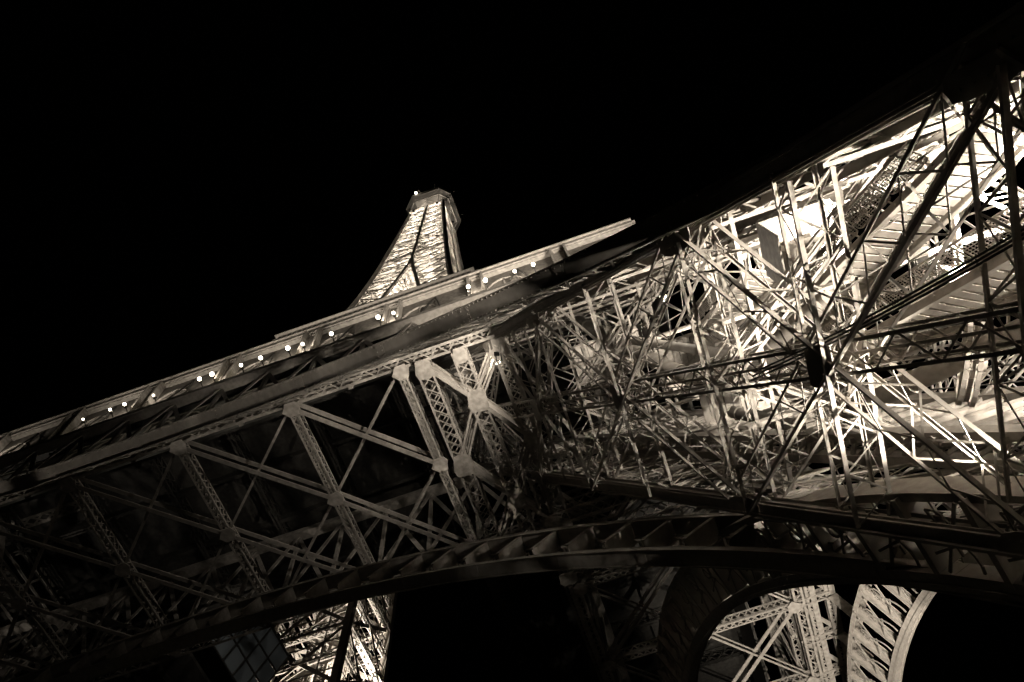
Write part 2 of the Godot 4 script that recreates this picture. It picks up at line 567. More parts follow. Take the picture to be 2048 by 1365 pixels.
func build_near_leg() -> void:
	var leg := part("leg", tower)
	var nodes := [1.5, 7.0, 15.15, 24.4, 36.0, 43.0, 56.5]
	var corners := [[0.0, 0.0], [1.0, 0.0], [1.0, 1.0], [0.0, 1.0]]
	for c in corners:
		var b := MB.new()
		var p := lp(1.0, c[0], c[1])
		var q := lp(57.0, c[0], c[1])
		var up := Vector3(-1, 0, 0)
		var k := 0.7 if c[1] == 1.0 or c[0] == 0.0 else 1.0
		b.bar(p, q, 0.56 * k, 0.56 * k, up)
		var d := (q - p).normalized()
		var s := d.cross(up).normalized()
		var u := s.cross(d)
		for i: float in [-1.0, 1.0]:
			for j: float in [-1.0, 1.0]:
				b.bar(p + (s * 0.36 * i + u * 0.29 * j) * k, q + (s * 0.36 * i + u * 0.29 * j) * k, 0.16 * k, 0.04, u)
				b.bar(p + (s * 0.29 * i + u * 0.36 * j) * k, q + (s * 0.29 * i + u * 0.36 * j) * k, 0.04, 0.16 * k, u)
				for f in 2:
					var nn: Vector3 = (s * i) if f == 0 else (u * j)
					var tt: Vector3 = u if f == 0 else s
					b.rivets(lp(12, c[0], c[1]) + nn * 0.282 * k + tt * 0.18 * k * i, lp(44, c[0], c[1]) + nn * 0.282 * k + tt * 0.18 * k * i, nn, 0.26, 0.04)
		put("corner_column", b, leg, iron_b if c[0] == 0.0 else iron)
	# faces: left (s=0), front (t=0), right (s=1), back (t=1)
	for f in 4:
		var up: Vector3 = [Vector3(-1, 0, 0), Vector3(0, 0, 1), Vector3(1, 0, 0), Vector3(0, 0, -1)][f]
		var fp := func(y: float, e: float) -> Vector3:
			return [lp(y, 0, e), lp(y, e, 0), lp(y, 1, e), lp(y, e, 1)][f]
		for i in nodes.size() - 1:
			var y0: float = nodes[i]
			var y1: float = nodes[i + 1]
			var ym := 19.9 if i == 2 else (30.5 if i == 3 else (y0 + y1) * 0.5)
			var mid: Vector3 = fp.call(ym, 0.5)
			var gw := 1.12 if f == 0 and i < 4 else 0.72
			leg_girder("strut", fp.call(y1, 0.03), fp.call(y1, 0.97), up, leg, iron, gw)
			leg_girder("strut", fp.call(ym, 0.03), fp.call(ym, 0.97), up, leg, iron, gw)
			if f == 1:
				for e: float in [0.16, 0.36, 0.74]:
					var rl := MB.new()
					rl.bar(fp.call(y0, e), fp.call(y1, e), 0.26, 0.05, up)
					rl.bar(fp.call(y0, e) - up * 0.3, fp.call(y1, e) - up * 0.3, 0.34, 0.04, up)
					rl.bar(fp.call(y0, e) - up * 0.15, fp.call(y1, e) - up * 0.15, 0.04, 0.28, up)
					put("rail", rl, leg, iron)
				var zb := MB.new()
				for k in 8:
					var ya := lerpf(y0, y1, k / 8.0)
					var yb := lerpf(y0, y1, (k + 1) / 8.0)
					for ee in [[0.03, 0.16], [0.36, 0.5], [0.5, 0.74], [0.74, 0.97]]:
						zb.bar(fp.call(ya, ee[k % 2]), fp.call(yb, ee[1 - k % 2]), 0.16, 0.1, up)
				put("rail_lacing", zb, leg, iron).set_meta("kind", "stuff")
				leg_girder("centre_rail", fp.call(y0, 0.5), fp.call(y1, 0.5), up, leg, iron, 0.5, 0.13)
				continue
			for e: float in ([0.035, 0.965] if f != 2 else []):
				leg_girder("brace", fp.call(y0, e), mid, up, leg, iron_b, gw)
				leg_girder("brace", fp.call(y1, e), mid, up, leg, iron, gw)
			leg_girder("centre_rail", fp.call(y0, 0.5), fp.call(y1, 0.5), up, leg, iron_b, 0.9)
			# gussets on the outside and inside of the face
			var ax: Vector3 = (fp.call(ym, 0.6) - fp.call(ym, 0.4)).normalized()
			var ay: Vector3 = (fp.call(ym + 1, 0.5) - fp.call(ym - 1, 0.5)).normalized()
			var nn := ax.cross(ay).normalized()
			if nn.dot(up) < 0:
				nn = -nn
			var b: MB
			for sg: float in [-1.0, 1.0]:
				b = MB.new()
				b.plate(mid + nn * 0.6 * sg, ax, ay, [Vector2(-0.5, -0.5), Vector2(0.5, -0.5), Vector2(0.62, -0.3), Vector2(0.62, 0.3), Vector2(0.5, 0.5), Vector2(-0.5, 0.5), Vector2(-0.62, 0.3), Vector2(-0.62, -0.3)], 0.03)
				put("gusset_plate", b, leg, iron_b)
			for e in 2:
				b = MB.new()
				var cp: Vector3 = fp.call(y1, 0.0 if e == 0 else 1.0)
				var dir := ax if e == 0 else -ax
				for sg: float in [-1.0, 1.0]:
					b = MB.new()
					var pts := [Vector2(0.15, -0.9), Vector2(0.42, -0.9), Vector2(0.66, -0.75), Vector2(0.76, -0.4), Vector2(0.76, 0.4), Vector2(0.66, 0.75), Vector2(0.42, 0.9), Vector2(0.15, 0.9)]
					if e == 1:
						pts.reverse()
						for k in pts.size():
							pts[k] = Vector2(-pts[k].x, pts[k].y)
					b.plate(cp + nn * 0.6 * sg, ax, ay, pts, 0.03)
					b.rivets(cp + nn * 0.62 * sg + dir * 0.5 + ay * -0.7, cp + nn * 0.62 * sg + dir * 0.5 + ay * 0.7, nn * sg, 0.25, 0.04)
					put("gusset_plate", b, leg, iron)
			# light secondary bracing
			b = MB.new()
			for e: float in ([0.25, 0.75] if f > 0 and i < 4 else [0.5]):
				b.bar(fp.call(y0, e), fp.call(ym, e), 0.08, 0.08, up)
				b.bar(fp.call(ym, e), fp.call(y1, e), 0.08, 0.08, up)
				b.bar(fp.call(lerpf(y0, ym, 0.5), 0.5 + (e - 0.5) * 2), fp.call(ym, e), 0.06, 0.06, up)
				b.bar(fp.call(lerpf(y1, ym, 0.5), 0.5 + (e - 0.5) * 2), fp.call(ym, e), 0.06, 0.06, up)
				b.bar(fp.call(lerpf(y0, ym, 0.5), 0.5 + (e - 0.5) * 2), fp.call(ym, 0.5), 0.06, 0.06, up)
				b.bar(fp.call(lerpf(y1, ym, 0.5), 0.5 + (e - 0.5) * 2), fp.call(ym, 0.5), 0.06, 0.06, up)
			if f > 1 and i < 4:
				for k in 5:
					var ya := lerpf(y0, y1, k / 5.0)
					var yb := lerpf(y0, y1, (k + 1) / 5.0)
					for m in 4:
						b.bar(fp.call(ya, m / 4.0), fp.call(yb, (m + 1) / 4.0), 0.09, 0.05, up)
						b.bar(fp.call(yb, m / 4.0), fp.call(ya, (m + 1) / 4.0), 0.09, 0.05, up)
			put("secondary_bracing", b, leg, iron)
	# level frames across the leg
	for y: float in [11.4, 24.4, 36.0]:
		for e in [[0.0, 0.5, 0.5, 0.0], [0.5, 0.0, 1.0, 0.5], [1.0, 0.5, 0.5, 1.0], [0.5, 1.0, 0.0, 0.5]]:
			leg_girder("level_brace", lp(y, e[0], e[1]), lp(y, e[2], e[3]), UP, leg, iron_b, 0.6, 0.1, 0.8)
		var b := MB.new()
		for k in 4:
			b.bar(lp(y, 0.1 + 0.26 * k, 0.0), lp(y, 0.1 + 0.26 * k, 1.0), 0.13, 0.2, UP)
		b.bar(lp(y, 0, 0.33), lp(y, 1, 0.33), 0.12, 0.2, UP)
		b.bar(lp(y, 0, 0.7), lp(y, 1, 0.7), 0.12, 0.2, UP)
		put("level_joists", b, leg, iron)
	# lift track along the back of the leg, with its rails, posts and pulley
	var tr := part("lift_track", tower)
	for s: float in [0.3, 0.62]:
		for t: float in [0.86, 0.95]:
			var b := MB.new()
			b.bar(lp(6, s, t), lp(46, s, t), 0.24, 0.26 if t < 0.9 else 0.34, Vector3(0, 0, 1))
			b.bar(lp(6, s, t) + Vector3(0, 0.32, 0), lp(46, s, t) + Vector3(0, 0.3, 0), 0.42, 0.05, Vector3(0, 0, 1))
			put("rail_beam", b, tr, iron_b)
		var w := MB.new()
		for k in 38:
			var y := 6.5 + k
			w.bar(lp(y, s, 0.86), lp(y + 0.35, s, 0.95), 0.2, 0.08, Vector3(1, 0, 0))
			w.bar(lp(y, s, 0.86), lp(y + 1.2, s, 0.95), 0.12, 0.08, Vector3(1, 0, 0))
		put("rail_posts", w, tr, iron)
	for k in 40:
		var b := MB.new()
		b.bar(lp(6.5 + k, 0.28, 0.87), lp(6.5 + k, 0.64, 0.87), 0.22, 0.16, UP)
		put("sleeper", b, tr, iron_b)
	var wm := MB.new()
	var wc := lp(21.0, 0.35, 0.66)
	var wa := Vector3(-0.72, 0.45, 0.2).normalized()
	var e1 := wa.cross(UP).normalized()
	var e2 := wa.cross(e1)
	for k in 28:
		var t0 := TAU * k / 28.0
		var t1 := TAU * (k + 1) / 28.0
		for off: float in [-0.16, 0.0, 0.16]:
			var rr := 1.02 if off == 0.0 else 1.14
			wm.bar(wc + wa * off + (e1 * cos(t0) + e2 * sin(t0)) * rr, wc + wa * off + (e1 * cos(t1) + e2 * sin(t1)) * rr, 0.14, 0.12, wa)
	for k in 8:
		wm.bar(wc, wc + (e1 * cos(TAU * k / 8.0) + e2 * sin(TAU * k / 8.0)) * 1.02, 0.1, 0.1, wa)
	wm.tube(wc - wa * 0.4, wc + wa * 0.4, 0.18)
	put("pulley_wheel", wm, tr, iron)
	for pp in [[lp(29.0, 0.3, 0.54), lp(24.5, 0.3, 0.36), 0.3], [lp(25.0, 0.32, 0.78), lp(18.5, 0.35, 0.55), 0.32], [lp(41.0, 0.3, 0.1), lp(31.5, 0.25, 0.55), 0.34], [lp(29.5, 0.25, 0.72), lp(26.0, 0.25, 0.8), 0.25], [lp(34.0, 0.2, 0.3), lp(23.5, 0.3, 0.64), 0.2]]:
		var b := MB.new()
		b.tube(pp[0], pp[1], pp[2], 16)
		var dd: Vector3 = (pp[1] - pp[0]).normalized()
		for k in 4:
			var c: Vector3 = pp[0].lerp(pp[1], 0.1 + 0.27 * k)
			b.tube(c, c + dd * 0.12, pp[2] * 1.18, 16)
		put("pipe", b, tr, iron)
	for k in 7:     # cables and conduits strung along the leg
		var b := MB.new()
		var a0 := lp(13.0 + 0.16 * k, -0.05, 0.27 + 0.012 * k) if k < 3 else lp(12.0 + k, 0.15 * (k - 2), 0.2 + 0.1 * k)
		var a1 := lp(22.5 + 0.1 * k, -0.03, 0.5 + 0.012 * k) if k < 3 else lp(40.0, 0.12 * (k - 2), 0.15 + 0.1 * k)
		for i in 12:
			var t0 := i / 12.0
			var t1 := (i + 1) / 12.0
			b.tube(a0.lerp(a1, t0) - UP * 1.2 * t0 * (1 - t0), a0.lerp(a1, t1) - UP * 1.2 * t1 * (1 - t1), 0.028, 6)
		put("cable", b, tr, iron_dark)
	for k in 14:
		var b := MB.new()
		var c := lp(rng.randf_range(14, 38), rng.randf_range(0.15, 0.95), rng.randf_range(0.05, 0.75))
		b.box(c, Vector3(rng.randf_range(0.3, 0.7), rng.randf_range(0.3, 0.6), rng.randf_range(0.25, 0.5)))
		b.box(c + Vector3(0, 0.35, 0), Vector3(0.1, 0.9, 0.1))
		b.bar(c, c + Vector3(0, -0.1, 0.9), 0.08, 0.08, UP)
		put("junction_box", b, tr, iron_b if k % 2 else iron)
	# lift machine cabin under the front face
	var cb := MB.new()
	var cc := lp(26.8, 0.42, 0.17)
	cb.box(cc + Vector3(0, 0.9, 0), Vector3(2.6, 0.08, 2.0))
	cb.box(cc + Vector3(-1.3, 0, 0), Vector3(0.06, 1.9, 2.0))
	cb.box(cc + Vector3(0, 0, -1.0), Vector3(2.6, 1.9, 0.06))
	for k in 3:
		cb.tube(cc + Vector3(-0.8 + 0.8 * k, -0.2, -1.1), cc + Vector3(-0.8 + 0.8 * k, -0.2, 0.2), 0.3, 14)
	put("machine_cabin", cb, tr, iron)

# ---------- stairs inside the near leg ----------
func guard_mesh(L: float, H: float) -> ArrayMesh:
	var b := MB.new()
	var Z := Vector3(0, 0, 1)
	var k := 0.1
	for e in [[k, 0, L - k, 0], [k, H, L - k, H], [0, k, 0, H - k], [L, k, L, H - k], [0, k, k, 0], [L - k, 0, L, k], [L, H - k, L - k, H], [k, H, 0, H - k]]:
		b.bar(Vector3(e[0], e[1], 0), Vector3(e[2], e[3], 0), 0.05, 0.05, Z)
	var nx := int(L / 0.115)
	var ny := int(H / 0.115)
	for i in range(1, nx):
		b.bar(Vector3(L * i / nx, 0, 0), Vector3(L * i / nx, H, 0), 0.026, 0.02, Z)
	for i in range(1, ny):
		b.bar(Vector3(0, H * i / ny, 0.015), Vector3(L, H * i / ny, 0.015), 0.026, 0.02, Z)
	return b.mesh()

func flight(p: Vector3, q: Vector3, width: float, gm: ArrayMesh, gl: float, guards := 3) -> void:
	var st := part("stair_flight", tower)
	var d := (q - p).normalized()
	var side := Vector3(d.z, 0, -d.x).normalized()
	var nn := side.cross(d).normalized()
	if nn.y < 0:
		nn = -nn
	var L := p.distance_to(q)
	for s: float in [-1.0, 1.0]:
		var b := MB.new()
		b.bar(p + side * s * width * 0.5, q + side * s * width * 0.5, 0.06, 0.34, nn)
		b.bar(p + side * s * width * 0.54 - nn * 0.17, q + side * s * width * 0.54 - nn * 0.17, 0.14, 0.03, nn)
		put("stringer", b, st, iron)
	var cnt := int(L / 0.42)
	for i in cnt:
		var b := MB.new()
		var c := p + d * (L * (i + 0.5) / cnt)
		b.bar(c - side * width * 0.48, c + side * width * 0.48, 0.30, 0.04, nn)
		b.bar(c - side * width * 0.48 + nn * 0.03 + d * 0.14, c + side * width * 0.48 + nn * 0.03 + d * 0.14, 0.03, 0.1, nn)
		put("tread", b, st, iron if i % 3 else iron_b)
	var gc := int(L / (gl + 0.12))
	for g in 2:
		if not (guards >> g) & 1:
			continue
		var s := -1.0 if g == 0 else 1.0
		for i in gc:
			var c := p + d * ((gl + 0.12) * i + 0.06) + side * s * (width * 0.5 + 0.1) + nn * 0.25
			var o := put_mesh("mesh_guard", gm, st, iron)
			o.transform = Transform3D(Basis(d, (UP - d * UP.dot(d) * 0.15).normalized(), side), c)
	var hb := MB.new()
	for s: float in [-1.0, 1.0]:
		hb.bar(p + side * s * (width * 0.5 + 0.1) + UP * 1.75, q + side * s * (width * 0.5 + 0.1) + UP * 1.75, 0.06, 0.06, UP)
		for i in gc + 1:
			var c := p + d * (gl + 0.12) * i + side * s * (width * 0.5 + 0.1)
			hb.bar(c, c + UP * 1.75, 0.05, 0.05, side)
	put("handrail", hb, st, iron)

func build_stairs() -> void:
	var gm := guard_mesh(1.55, 1.25)
	flight(lp(31.0, 0.35, 0.65), lp(19.6, 0.35, 0.10), 1.5, gm, 1.55)
	flight(lp(28.5, 0.35, 0.72), lp(17.0, 0.35, 0.36), 1.6, gm, 1.55)
	flight(lp(36.5, 0.6, 0.40), lp(32.0, 0.6, 0.2), 1.5, gm, 1.55)
	flight(lp(40.0, 0.6, 0.72), lp(33.5, 0.6, 0.45), 1.5, gm, 1.55)
	flight(lp(22.0, 0.62, 0.62), lp(13.0, 0.62, 0.25), 1.6, gm, 1.55)
	# landings with plank soffits
	var ld := part("stair_landing", tower)
	for e in [[44.0, 0.55, 0.36, 5.0, 2.6], [31.6, 0.4, 0.66, 3.2, 2.4], [20.5, 0.72, 0.18, 3.0, 3.4], [23.0, 0.8, 0.55, 3.4, 3.0], [38.0, 0.6, 0.5, 3.2, 2.6], [17.5, 0.55, 0.42, 3.0, 2.6]]:
		var c := lp(e[0], e[1], e[2])
		var cnt := int(e[3] / 0.34)
		for i in cnt:
			var b := MB.new()
			var x: float = -e[3] * 0.5 + 0.34 * i
			b.bar(c + Vector3(x, 0, -e[4] * 0.5), c + Vector3(x, 0, e[4] * 0.5), 0.31, 0.05, UP)
			put("floor_plank", b, ld, iron if i % 2 else iron_b)
		var b := MB.new()
		for s: float in [-0.5, 0.5]:
			b = MB.new()
			b.bar(c + Vector3(-e[3] * 0.5, -0.13, e[4] * s), c + Vector3(e[3] * 0.5, -0.13, e[4] * s), 0.1, 0.2, UP)
			b.bar(c + Vector3(-e[3] * 0.5, 1.1, e[4] * s), c + Vector3(e[3] * 0.5, 1.1, e[4] * s), 0.06, 0.06, UP)
			for i in 6:
				b.bar(c + Vector3(-e[3] * 0.5 + e[3] * i / 5.0, 0, e[4] * s), c + Vector3(-e[3] * 0.5 + e[3] * i / 5.0, 1.1, e[4] * s), 0.04, 0.04, Vector3(1, 0, 0))
			put("landing_frame", b, ld, iron)

# ---------- the other legs ----------
func lattice_box(cs: Array, levels: Array, col: float, bw: float, m: Material, parent: Node, fine := 1) -> void:
	# cs: four Callables y -> corner; columns, struts and X braces on the four faces
	for c: Callable in cs:
		var b := MB.new()
		for i in levels.size() - 1:
			b.bar(c.call(levels[i]), c.call(levels[i + 1]), col, col, Vector3(1, 0, 0))
		put("corner_column", b, parent, m)
	for f in 4:
		var ca: Callable = cs[f]
		var cb: Callable = cs[(f + 1) % 4]
		var b := MB.new()
		for i in levels.size() - 1:
			var y0: float = levels[i]
			var y1: float = levels[i + 1]
			var a0: Vector3 = ca.call(y0)
			var a1: Vector3 = ca.call(y1)
			var b0: Vector3 = cb.call(y0)
			var b1: Vector3 = cb.call(y1)
			var nn := (b0 - a0).cross(a1 - a0).normalized()
			b.bar(a1, b1, bw, 0.12, nn)
			b.bar(a0, b1, bw, 0.1, nn)
			b.bar(b0 + nn * 0.1, a1 + nn * 0.1, bw, 0.1, nn)
			if fine > 1:
				for j in fine:
					var t := (j + 0.5) / fine
					b.bar(a0.lerp(a1, t), b0.lerp(b1, t), bw * 0.4, 0.08, nn)
					b.bar(a0.lerp(b0, t), a1.lerp(b1, t), bw * 0.4, 0.08, nn)
		put("face_bracing", b, parent, m)

func build_plain_legs() -> void:
	var leg := part("leg", tower)
	var cs := []
	for c in [[0.0, 0.0], [1.0, 0.0], [1.0, 1.0], [0.0, 1.0]]:
		cs.append(func(y: float) -> Vector3: return lp(y, c[0], c[1]))
	lattice_box(cs, [1.0, 7.0, 15.7, 24.4, 33.5, 43.0, 50.0, 57.0], 0.8, 0.5, iron, leg, 3)
	leg.rotation.y = PI * 0.5
	for q in [2, 3]:
		var c := leg.duplicate() as Node3D
		c.rotation.y = PI * 0.5 * q
		tower.add_child(c, true)
	# masonry footings under the four feet
	var stone := paint(Color(0.3, 0.28, 0.24), 0.2, 0.9, 31)
	for q in 4:
		for c in [[0.0, 0.0], [1.0, 0.0], [1.0, 1.0], [0.0, 1.0]]:
			var p := lp(0.5, c[0], c[1]).rotated(UP, PI * 0.5 * q)
			var b := MB.new()
			b.hexa([p + Vector3(-2, -0.6, -2), p + Vector3(2, -0.6, -2), p + Vector3(2, -0.6, 2), p + Vector3(-2, -0.6, 2), p + Vector3(-1.2, 1.2, -1.2), p + Vector3(1.2, 1.2, -1.2), p + Vector3(1.2, 1.2, 1.2), p + Vector3(-1.2, 1.2, 1.2)])
			put("footing", b, tower, stone)

# ---------- first floor ----------
func build_first_floor() -> void:
	var fl := part("first_floor", tower)
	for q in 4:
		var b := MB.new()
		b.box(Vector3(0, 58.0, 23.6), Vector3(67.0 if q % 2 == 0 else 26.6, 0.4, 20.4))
		put("floor_slab", b, fl, iron_dark).rotation.y = PI * 0.5 * q  # underside blackened in the material so it looks unlit
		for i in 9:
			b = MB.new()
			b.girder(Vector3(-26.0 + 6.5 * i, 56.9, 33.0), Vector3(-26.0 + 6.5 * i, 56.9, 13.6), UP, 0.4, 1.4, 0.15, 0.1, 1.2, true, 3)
			put("floor_joist", b, fl, iron_dark).rotation.y = PI * 0.5 * q  # joists share the painted-in darkness of the slab
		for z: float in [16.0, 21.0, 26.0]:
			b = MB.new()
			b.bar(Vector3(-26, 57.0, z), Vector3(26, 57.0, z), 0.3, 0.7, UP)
			put("floor_beam", b, fl, iron_dark).rotation.y = PI * 0.5 * q  # beams too: shade given by the dark material
	# glazed pavilion at the edge of the opening
	var pv := part("pavilion", tower)
	var glass := StandardMaterial3D.new()
	glass.albedo_color = Color(0.5, 0.53, 0.55)
	glass.roughness = 0.12
	glass.metallic_specular = 0.7
	var px := -11.5
	for i in 7:
		for j in 3:
			var b := MB.new()
			var z := 3.0 + 1.9 * i
			b.hexa([Vector3(px + 0.9 * j, 58.4 + 1.7 * j, z), Vector3(px + 0.9 * j, 58.4 + 1.7 * j, z + 1.8), Vector3(px + 0.9 * j - 0.06, 58.4 + 1.7 * j, z + 1.8), Vector3(px + 0.9 * j - 0.06, 58.4 + 1.7 * j, z), Vector3(px + 0.9 * j + 0.85, 60.0 + 1.7 * j, z), Vector3(px + 0.9 * j + 0.85, 60.0 + 1.7 * j, z + 1.8), Vector3(px + 0.9 * j + 0.79, 60.0 + 1.7 * j, z + 1.8), Vector3(px + 0.9 * j + 0.79, 60.0 + 1.7 * j, z)])
			put("pane", b, pv, glass)
	var mb := MB.new()
	for i in 8:
		var z := 2.95 + 1.9 * i
		mb.bar(Vector3(px + 0.05, 58.3, z), Vector3(px + 2.75, 63.5, z), 0.1, 0.16, Vector3(1, 0, 0))
	for j in 4:
		mb.bar(Vector3(px + 0.05 + 0.9 * j, 58.35 + 1.7 * j, 2.9), Vector3(px + 0.05 + 0.9 * j, 58.35 + 1.7 * j, 16.3), 0.12, 0.12, UP)
	put("mullions", mb, pv, iron_dark)
	mb = MB.new()
	mb.box(Vector3(px - 2.0, 63.6, 9.6), Vector3(9.4, 0.3, 13.6))
	mb.box(Vector3(px - 6.4, 61.0, 9.6), Vector3(0.3, 5.4, 13.6))
	put("pavilion_roof", mb, pv, iron_dark)

# ---------- between first and second floor ----------
func ux(y: float) -> float: return 27.6 - 0.175 * (y - 58.0)   # outer
func vx(y: float) -> float: return 14.2 - 0.105 * (y - 58.0)   # inner

func build_upper() -> void:
	var up := part("upper_leg", tower)
	var cs := []
	for c in [[0, 0], [1, 0], [1, 1], [0, 1]]:
		cs.append(func(y: float) -> Vector3: return Vector3(vx(y) if c[0] == 0 else ux(y), y, vx(y) if c[1] == 0 else ux(y)))
	var lv := [58.3, 67.0, 76.0, 85.0, 93.5, 102.0, 110.0, 119.0]
	lattice_box(cs, lv, 0.9, 0.55, iron, up, 2)
	for f in 4:     # centre posts and girders on the faces
		var ca: Callable = cs[f]
		var cb: Callable = cs[(f + 1) % 4]
		for i in lv.size() - 1:
			var b := MB.new()
			var a0: Vector3 = ca.call(lv[i])
			var b0: Vector3 = cb.call(lv[i])
			var a1: Vector3 = ca.call(lv[i + 1])
			var b1: Vector3 = cb.call(lv[i + 1])
			b.girder(a0, b0, UP, 0.9, 1.2, 0.2, 0.16, 1.1, true)
			b.girder(a0.lerp(a1, 0.5), b0.lerp(b1, 0.5), UP, 0.7, 0.8, 0.16, 0.12, 0.9, true, 3)
			put("cross_girder", b, up, iron_b)
	var core := MB.new()
	for k in 3:
		var fx := 0.28 + 0.22 * k
		core.girder(Vector3(lerpf(vx(58), ux(58), fx), 58, lerpf(vx(58), ux(58), 0.5)), Vector3(lerpf(vx(118), ux(118), fx), 118, lerpf(vx(118), ux(118), 0.5)), Vector3(1, 0, 0), 1.3, 1.3, 0.3, 0.2, 1.3, true)
	put("lift_guide", core, up, iron)
	core = MB.new()
	for k in 16:
		var y := 60.0 + 3.6 * k
		var a := Vector3(lerpf(vx(y), ux(y), 0.15 if k % 2 else 0.8), y, lerpf(vx(y), ux(y), 0.3))
		var b := Vector3(lerpf(vx(y + 3), ux(y + 3), 0.8 if k % 2 else 0.15), y + 3.4, lerpf(vx(y + 3), ux(y + 3), 0.3))
		core.bar(a, b, 1.2, 0.2, UP)
		core.bar(a + UP * 1.1, b + UP * 1.1, 0.1, 0.1, UP)
	put("stair_flights", core, up, iron)
	up.rotation.y = PI     # the leg seen through the opening
	for q in [0, 1, 3]:
		var c := up.duplicate() as Node3D
		c.rotation.y = PI * 0.5 * q
		tower.add_child(c, true)
	# second platform
	var sp := part("second_platform", tower)
	var b := MB.new()
	b.box(Vector3(0, 121.6, 0), Vector3(34.0, 1.0, 34.0))
	put("platform_slab", b, sp, iron_b)
	for q in 4:
		var e := part("", sp) if false else sp
		b = MB.new()
		b.box(Vector3(0, 122.3, 17.3), Vector3(33.0, 2.2, 0.3))
		b.box(Vector3(0, 123.5, 17.5), Vector3(34.4, 0.25, 0.7))
		b.box(Vector3(0, 121.1, 17.4), Vector3(33.4, 0.2, 0.5))
		put("platform_fascia", b, e).rotation.y = PI * 0.5 * q
		for i in 38:
			b = MB.new()
			b.box(Vector3(-16.2 + 0.875 * i, 121.9, 17.52), Vector3(0.4, 0.85, 0.2))
			put("dentil", b, e, iron_dark).rotation.y = PI * 0.5 * q
		for i in 9:
			b = MB.new()
			b.bar(Vector3(-14 + 3.5 * i, 117.4, 14.4), Vector3(-14 + 3.5 * i, 121.0, 17.2), 0.25, 0.5, Vector3(0, 1, 1))
			put("platform_bracket", b, e).rotation.y = PI * 0.5 * q

# ---------- the spire ----------
func sh(y: float) -> float:
	var k := [[118.0, 14.6], [130.0, 12.4], [145.0, 11.0], [160.0, 9.85], [180.0, 8.75], [200.0, 7.9], [220.0, 7.1], [240.0, 6.3], [268.0, 5.2]]
	for i in k.size() - 1:
		if y <= k[i + 1][0]:
			return lerpf(k[i][1], k[i + 1][1], (y - k[i][0]) / (k[i + 1][0] - k[i][0]))
	return 5.2

func si(y: float) -> float: return maxf(0.0, (181.0 - y) * 0.125)

